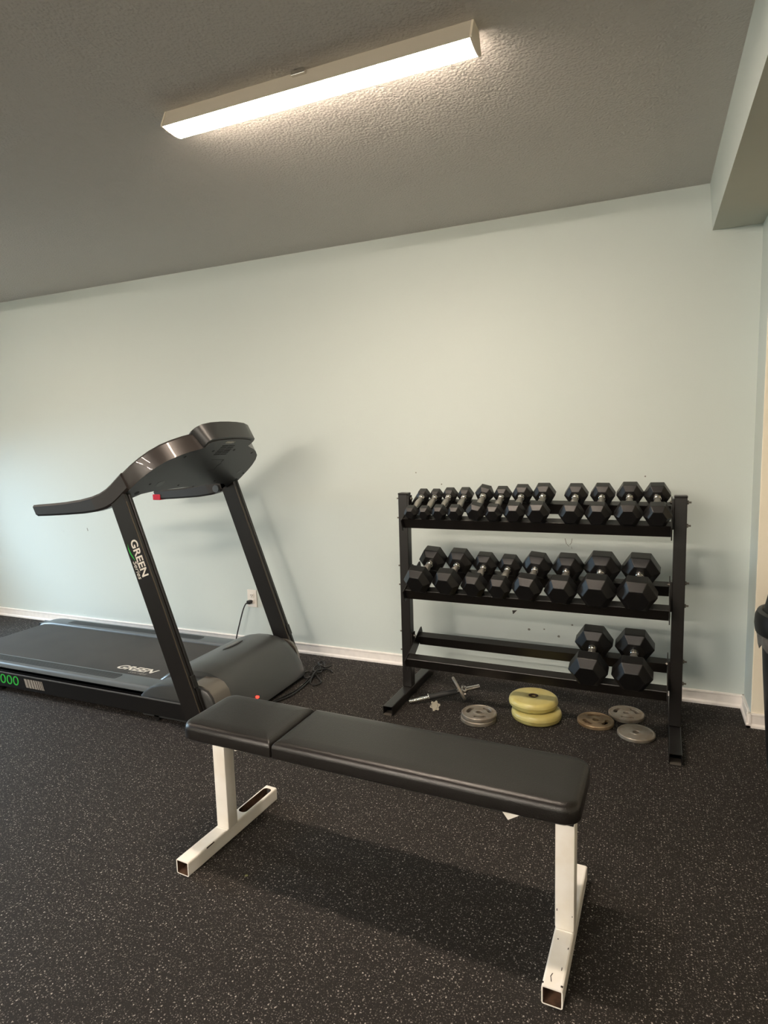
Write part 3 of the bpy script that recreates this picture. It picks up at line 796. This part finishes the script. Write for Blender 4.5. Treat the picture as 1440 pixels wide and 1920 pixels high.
# motor hood
def loft(bm, stations):
    rings = [[bm.verts.new((x, y, z)) for x, z in pr] for y, pr in stations]
    for A, B in zip(rings[:-1], rings[1:]):
        n = len(A)
        for i in range(n): bm.faces.new((A[i], A[(i+1) % n], B[(i+1) % n], B[i]))
    bm.faces.new(rings[0][::-1]); bm.faces.new(rings[-1])
HP = [(-2.300, .152), (-2.265, .176), (-2.215, .203), (-2.150, .226), (-2.08, .240), (-2.02, .243), (-1.965, .238), (-1.92, .224), (-1.885, .202), (-1.855, .172), (-1.825, .130), (-1.800, .085), (-1.783, .045), (-1.778, .024), (-1.80, .018), (-2.300, .018)]
def hp(sz, dx, fx=0):
    return [(-2.04+(x+2.04)*(1-fx)+dx, .018+(z-.018)*sz) for x, z in HP]
bm = bmesh.new()
loft(bm, [(YC-.270, hp(.80, -.02, .05)), (YC-.262, hp(.93, 0, .01)), (YC-.24, hp(.97, 0)), (YC-.15, hp(1, 0)), (YC+.15, hp(1, 0)), (YC+.28, hp(.985, -.0)), (YC+.335, hp(.955, -.006, .01)), (YC+.362, hp(.90, -.014, .03)), (YC+.376, hp(.80, -.03, .07)), (YC+.382, hp(.68, -.04, .12))])
hood = tp('motor_hood', bm, M['plastic_grey'], smooth=True)
for s in (-1,):
    bm = bmesh.new()
    WP = [(-2.300, .118), (-2.275, .142), (-2.235, .168), (-2.175, .188), (-2.09, .199), (-1.99, .204), (-1.925, .202), (-1.885, .188), (-1.86, .160), (-1.845, .118), (-1.838, .060), (-1.838, .020), (-2.300, .020)]
    sh = lambda k, dx: [(-2.07+(x+2.07)*k+dx, .02+(z-.02)*k) for x, z in WP]
    loft(bm, [(YC-.392, sh(.93, 0)), (YC-.385, sh(.985, 0)), (YC-.375, sh(1, 0)), (YC-.30, sh(1, 0)), (YC-.255, sh(1, 0))])
    hw = tp('hood_wing', bm, M['plastic'], hood, smooth=True)
    # silver corner band wrapped over the wing's front
    bm = bmesh.new(); outer = [(-1.985, .2085), (-1.922, .2070), (-1.881, .1925), (-1.8555, .1625), (-1.8395, .119), (-1.833, .060)]
    inner = [(x-.014, z-.014) for x, z in outer][::-1]
    prism(bm, outer+inner, 'y', YC-.374, YC-.262); tp('silver_band', bm, M['silver_plastic'], hood, smooth=True)
# far side wing
bm = bmesh.new(); sh = lambda k, dx: [(-2.07+(x+2.07)*k+dx, .02+(z-.02)*k) for x, z in WP]
loft(bm, [(YC+.36, sh(1.0, 0)), (YC+.385, sh(.98, 0)), (YC+.392, sh(.9, 0))])
tp('hood_wing', bm, M['silver_plastic'], hood, smooth=True)
# raised emblem on the hood
bm = bmesh.new(); lathe(bm, [(0, -.004), (1, -.004), (1, .0), (.93, .002), (0, .003)], 32)
sl = Vector((1, 0, .2)).normalized()
EM = basis((-2.095, YC+.095, .2395), (0, 1, 0), sl*-1, Vector((-.20, 0, 1)).normalized())
bmesh.ops.transform(bm, matrix=EM @ Matrix.Diagonal((.085, .024, 1, 1)), verts=bm.verts)
tp('emblem', bm, M['plastic'], hood, smooth=True)
text('printed_lettering', 'GREEN', .034, M['print_grey'], basis(EM @ Vector((0, 0, .0034)), (0, 1, 0), -sl, Vector((-.20, 0, 1)).normalized()), hood, org=TO, shear=.25, bold=.001, sx=1.15)
bm = bmesh.new(); box(bm, -1.803, -1.782, -.834, -.820, .066, .077, bev=.002); tp('power_switch', bm, M['red_light'], hood)
# lettering printed on the near corner of the belt
text('printed_lettering', 'GREEN', .068, M['print_white'], xf((-2.525, -.890, .1503)), tm_, org=TO, shear=.35, bold=.0016, sx=1.22, ext=.0002)
text('printed_lettering', 'series', .034, M['print_grey'], xf((-2.47, -.932, .1503)), tm_, org=TO, shear=.35, sx=1.5, ext=.0002)
# numerals and stripes on the frame side
yb_ = YC-.405
text('printed_numerals', '3000', .076, M['print_green'], basis((-3.262, yb_-.0006, .0765), (1, 0, 0), (0, 0, 1), (0, -1, 0)), tm_, org=TO, bold=-.0002, sx=1.36, ext=.0002)
x = -3.118
for k in range(8):
    wk = .020-.0021*k; bm = bmesh.new()
    prism(bm, [(x, .100), (x+wk, .100), (x+wk+.014, .052), (x+.014, .052)], 'y', yb_-.0008, yb_+.001)
    tp('printed_stripe', bm, M['print_grey'])
    x += wk+.0055

# console -------------------------------------------------
TH = radians(37); CU = Vector((cos(TH), 0, sin(TH))); CM = Vector((-sin(TH), 0, cos(TH))); CP = Vector((-2.30, YC, 1.085))
def cpt(s, y, n=0): return CP+CU*s+Vector((0, y, 0))+CM*n
half = [(-.005, .436), (.05, .434), (.11, .430), (.17, .424), (.22, .412), (.27, .390), (.315, .355), (.350, .305), (.375, .255), (.390, .210), (.405, .175), (.432, .172), (.448, .160), (.458, .120), (.464, .06), (.466, 0)]
half = [(.060, .10), (.060, .24), (.045, .32), (.0, .392), (-.012, .410)]+half
outl = half+[(s, -y) for s, y in half[-2::-1]]
thick = .090
bm = bmesh.new()
def crown(s): return 0
rb = [bm.verts.new(cpt(s, y, 0)) for s, y in outl]
rb2 = [bm.verts.new(cpt(s, y*1.004, .006)) for s, y in outl]
def top_off(s): return .014*max(0, min(1, s/.46))
rt = [bm.verts.new(cpt(s+top_off(s), y*1.01, thick-.012)) for s, y in outl]
rt2 = [bm.verts.new(cpt(s+top_off(s)-.006, y*.985+0, thick)) for s, y in outl]
n = len(outl)
for A, B in ((rb, rb2), (rb2, rt), (rt, rt2)):
    for i in range(n): bm.faces.new((A[i], A[(i+1) % n], B[(i+1) % n], B[i]))
# underside, gently dished
gr = []
fb = bm.faces.new(rb[::-1]); ft_ = bm.faces.new(rt2)
for f in bm.faces: f.material_index = 1
bm.normal_update()
fb.material_index = 0
console = tp('console', bm, [M['plastic'], M['gloss_side']], smooth=True)
# raised cap over the top edge with a small step on each side
bm = bmesh.new()
capo = [(.398, .182), (.412, .186), (.440, .184), (.458, .172), (.468, .126), (.475, .063), (.477, 0)]
capo = capo+[(s, -y) for s, y in capo[-2::-1]]
o0 = [bm.verts.new(cpt(s+.004, y*1.02, .004)) for s, y in capo]; topo = [(.400, .206), (.420, .214), (.446, .208), (.468, .188), (.484, .135), (.491, .068), (.493, 0)]
topo = topo+[(s, -y) for s, y in topo[-2::-1]]
o1 = [bm.verts.new(cpt(s, y, thick+.002)) for s, y in topo]; o2 = [bm.verts.new(cpt(s-.02, y*.93, thick+.012)) for s, y in topo]
i0 = [bm.verts.new(cpt(.36, y*.9, .004)) for s, y in capo]; i1 = [bm.verts.new(cpt(.30, y*.9, thick+.004)) for s, y in capo]
k = len(capo)
for A, B in ((i0, o0), (o0, o1), (o1, o2), (o2, i1), (i1, i0)):
    for i in range(k-1): bm.faces.new((A[i], A[i+1], B[i+1], B[i]))
for e in (0, k-1): bm.faces.new([r[e] for r in (i0, o0, o1, o2, i1)])
tp('console_cap', bm, M['plastic'], console, smooth=True)
# display glass on the user's side
bm = bmesh.new(); prism(bm, [(-.26, .06), (.26, .06), (.22, .33), (-.22, .33)], 'z', 0, .003)
bmesh.ops.transform(bm, matrix=basis(CP+CM*thick, (0, 1, 0), CU, CM*1), verts=bm.verts)
tp('display', bm, M['screw'], console)
# underside details: vent slots, screws, label, hatch
def under(s, y, n=0): return cpt(s, y, -n)
UM = lambda s, y: basis(cpt(s, y, 0), (0, 1, 0), CU, CM*-1)
for r in range(6):
    for c in (0, 1):
        s = .338+.0142*r; y = -.052+.054*c+.0*r
        bm = bmesh.new(); box(bm, 0, .046, 0, .0062, -.002, .0012); bmesh.ops.transform(bm, matrix=UM(s, y), verts=bm.verts)
        tp('vent_slot', bm, M['screw'], console)
for s, y, r in ((.335, -.259, .008), (.372, -.085, .008), (.374, .083, .008), (.34, .276, .008), (.142, .405, .007), (.078, .400, .012), (.088, -.096, .006), (.060, .041, .006), (.060, -.358, .014), (.127, -.324, .007), (.09, .193, .007)):
    bm = bmesh.new(); lathe(bm, [(0, -.001), (r, -.001), (r*.9, .0012), (0, .0006)], 16, UM(s, y)); tp('screw', bm, M['screw'], console)
for s, y, r in ((.122, -.253, .024), (.16, .35, .018)):
    bm = bmesh.new(); lathe(bm, [(0, -.001), (r, -.001), (r*.93, .0010), (0, .0010)], 24, UM(s, y)); tp('round_cover', bm, M['plastic_grey'], console)
text('printed_lettering', 'GREEN', .020, M['print_white'], basis(cpt(.440, -.02, -.0008), (0, 1, 0), CU, (-CM)), console, org=TO, shear=.2, bold=.0008, sx=1.1)
hl = [(.298, -.031), (.295, .030), (.292, .077), (.275, .072), (.262, .085), (.240, .072), (.205, .080), (.205, .024)]
bm = bmesh.new()
for (s0, y0), (s1, y1) in zip(hl[:-1], hl[1:]): tube(bm, [cpt(s0, y0, -.0003), cpt(s1, y1, -.0003)], .0009, 4)
tp('hatch_seam', bm, M['screw'], console)
# arms that sweep down from the console and level out into the hand grips
bot = [(-2.845, 1.006), (-2.74, 1.011), (-2.64, 1.017), (-2.52, 1.026), (-2.432, 1.038), (-2.37, 1.053), (-2.32, 1.074), (-2.285, 1.098), (-2.22, 1.146)]
top = [(-2.872, 1.062), (-2.76, 1.070), (-2.65, 1.080), (-2.54, 1.094), (-2.462, 1.110), (-2.41, 1.126), (-2.37, 1.145), (-2.335, 1.168), (-2.265, 1.222)]
for s in (-1, 1):
    def arm(i0, i1, name, m, inset=0):
        bm = bmesh.new(); rings = []
        for i in range(i0, i1+1):
            (xb, zb), (xt, zt) = bot[i], top[i]; yo = YC+s*(.444-inset); yi = YC+s*(.392+inset)
            c = .010; dx = (xt-xb); dz = (zt-zb); L_ = sqrt(dx*dx+dz*dz); ux, uz = dx/L_, dz/L_
            pts = [(yo, c), (yo, L_-c), (yo-s*c, L_), (yi+s*c, L_), (yi, L_-c), (yi, c), (yi+s*c, 0), (yo-s*c, 0)]
            rings.append([bm.verts.new((xb+ux*q_, y, zb+uz*q_)) for y, q_ in pts])
        if i0 == 0:   # rounded tip
            pass
        for A, B in zip(rings[:-1], rings[1:]):
            for i in range(8): bm.faces.new((A[i], A[(i+1) % 8], B[(i+1) % 8], B[i]))
        bm.faces.new(rings[0]); bm.faces.new(rings[-1][::-1])
        return tp(name, bm, m, console, smooth=True)
    arm(0, 4, 'hand_grip', M['grip'], .001)
    arm(4, 8, 'arm', M['gloss_side'])
    if s > 0:
        tp('red_button', BX(-2.874, -2.815, YC+.388, YC+.446, 1.004, 1.040, bev=.004), M['red'], console)
        bm = bmesh.new(); lathe(bm, [(0, -.016), (.022, -.016), (.024, -.010), (.024, .010), (.022, .016), (0, .016)], 24, xf((-2.375, YC+.396, 1.078), rx=pi/2))
        tp('pivot', bm, M['rail'], console, smooth=True)

# power cord from the outlet down behind the hood
outl_ = thing('wall_outlet', 'white double wall outlet behind the far treadmill upright', 'outlet', (-2.382, -.0008, .328))
link('cover_plate', BX(-.036, .036, -.006, 0, -.058, .058, bev=.002), M['outlet'], outl_)
for dz in (.020, -.020):
    r = link('socket', BX(-.016, .016, -.009, -.004, dz-.014, dz+.014, bev=.003), M['outlet'], outl_)
    for dx in (-.006, .006): link('slot', BX(dx-.0015, dx+.0015, -.0096, -.008, dz-.001, dz+.007), M['outlet_dark'], r)
    link('slot', BX(-.002, .002, -.0096, -.008, dz-.010, dz-.006), M['outlet_dark'], r)
cord = thing('power_cord', 'black power cord plugged into the white wall outlet', 'cord', (-2.388, -.0105, .308))
link('plug', BX(-.014, .012, -.034, 0, -.012, .012, bev=.005), M['cord'], cord)
bm = bmesh.new(); tube(bm, smooth_path([(-.002, -.030, 0), (-.016, -.040, -.010), (-.034, -.046, -.050), (-.052, -.052, -.110), (-.074, -.060, -.190), (-.086, -.070, -.255), (-.080, -.085, -.296), (.10, -.09, -.303)]), .0042, 8)
link('cable', bm, M['cord'], cord, smooth=True)
# tangled cord on the floor beside the hood
bm = bmesh.new()
path = [(-1.79, -.86, .007), (-1.755, -.72, .007), (-1.724, -.638, .007), (-1.719, -.533, .007), (-1.727, -.43, .008), (-1.745, -.34, .010), (-1.790, -.312, .014), (-1.812, -.335, .010),
        (-1.775, -.385, .008), (-1.735, -.36, .016), (-1.735, -.29, .020), (-1.765, -.225, .022), (-1.805, -.175, .018), (-1.800, -.140, .012), (-1.760, -.180, .010), (-1.735, -.25, .012), (-1.715, -.32, .022),
        (-1.745, -.325, .026), (-1.79, -.262, .014), (-1.80, -.215, .010), (-1.775, -.195, .016), (-1.752, -.28, .028), (-1.73, -.34, .018), (-1.680, -.385, .008), (-1.655, -.415, .007), (-1.664, -.452, .007), (-1.695, -.455, .007), (-1.715, -.425, .016), (-1.735, -.33, .030), (-1.72, -.24, .012), (-1.69, -.235, .007), (-1.664, -.262, .007)]
tube(bm, smooth_path(path, 6), .0048, 7)
cb = link('extension_cord', bm, M['cord'], smooth=True)
tag(cb, 'tangled black cord on the floor beside the motor hood of the treadmill', 'cord')
bm = bmesh.new(); tube(bm, smooth_path([(-1.795, -.80, .006), (-1.742, -.60, .006), (-1.736, -.50, .006), (-1.748, -.40, .007), (-1.775, -.335, .008), (-1.745, -.27, .040), (-1.735, -.215, .010), (-1.722, -.165, .006)], 6), .0035, 7)
tag(link('extension_cord', bm, M['cord'], smooth=True), 'thinner black cord running alongside the tangled one on the floor', 'cord')

# ------------------------------------------------------------------ bin at the right edge
tb = thing('trash_bin', 'black plastic swing-lid trash bin at the right edge of the photo', 'trash bin', (.605, -.60, 0))
def oval(bm, prof, kx=1, ky=1): lathe(bm, prof, 48); bmesh.ops.scale(bm, vec=(kx, ky, 1), verts=bm.verts)
bm = bmesh.new(); oval(bm, [(0, 0), (.140, 0), (.150, .006), (.178, .40), (.188, .575), (.184, .575), (.172, .40), (.146, .012), (0, .012)])
link('body', bm, M['bin'], tb, smooth=True)
bm = bmesh.new(); oval(bm, [(.196, .560), (.210, .562), (.214, .590), (.212, .622), (.205, .640), (.190, .646), (.178, .640), (.190, .600)], ); link('rim', bm, M['bin'], tb, smooth=True)
bm = bmesh.new(); oval(bm, [(.186, .630), (.172, .700), (.150, .765), (.118, .820), (.06, .85), (0, .858)]); link('lid', bm, M['bin'], tb, smooth=True)
bm = bmesh.new()
N = 72; prof = [(.200, .575), (.203, .545), (.197, .515), (.192, .500)]
rings = []
for j, (r, z) in enumerate(prof):
    rings.append([bm.verts.new(((r+.004*sin(i*1.9+j))*cos(2*pi*i/N), (r+.004*sin(i*1.9+j))*sin(2*pi*i/N), z+(.018*sin(i*.7)+.01*sin(i*1.7) if j == 3 else 0))) for i in range(N)])
for A, B in zip(rings[:-1], rings[1:]):
    for i in range(N): bm.faces.new((A[i], B[i], B[(i+1) % N], A[(i+1) % N]))
link('bin_bag', bm, M['bag'], tb, smooth=True)

# small scrap on the floor by the bench
bm = bmesh.new(); prism(bm, [(0, 0), (.007, .002), (.009, .006), (.004, .010), (-.002, .006)], 'z', .0002, .0016)
o = link('leaf_scrap', bm, M['leafbit']); o.location = (-1.135, -1.850, 0)
tag(o, 'tiny olive scrap on the black floor below the bench', 'litter')
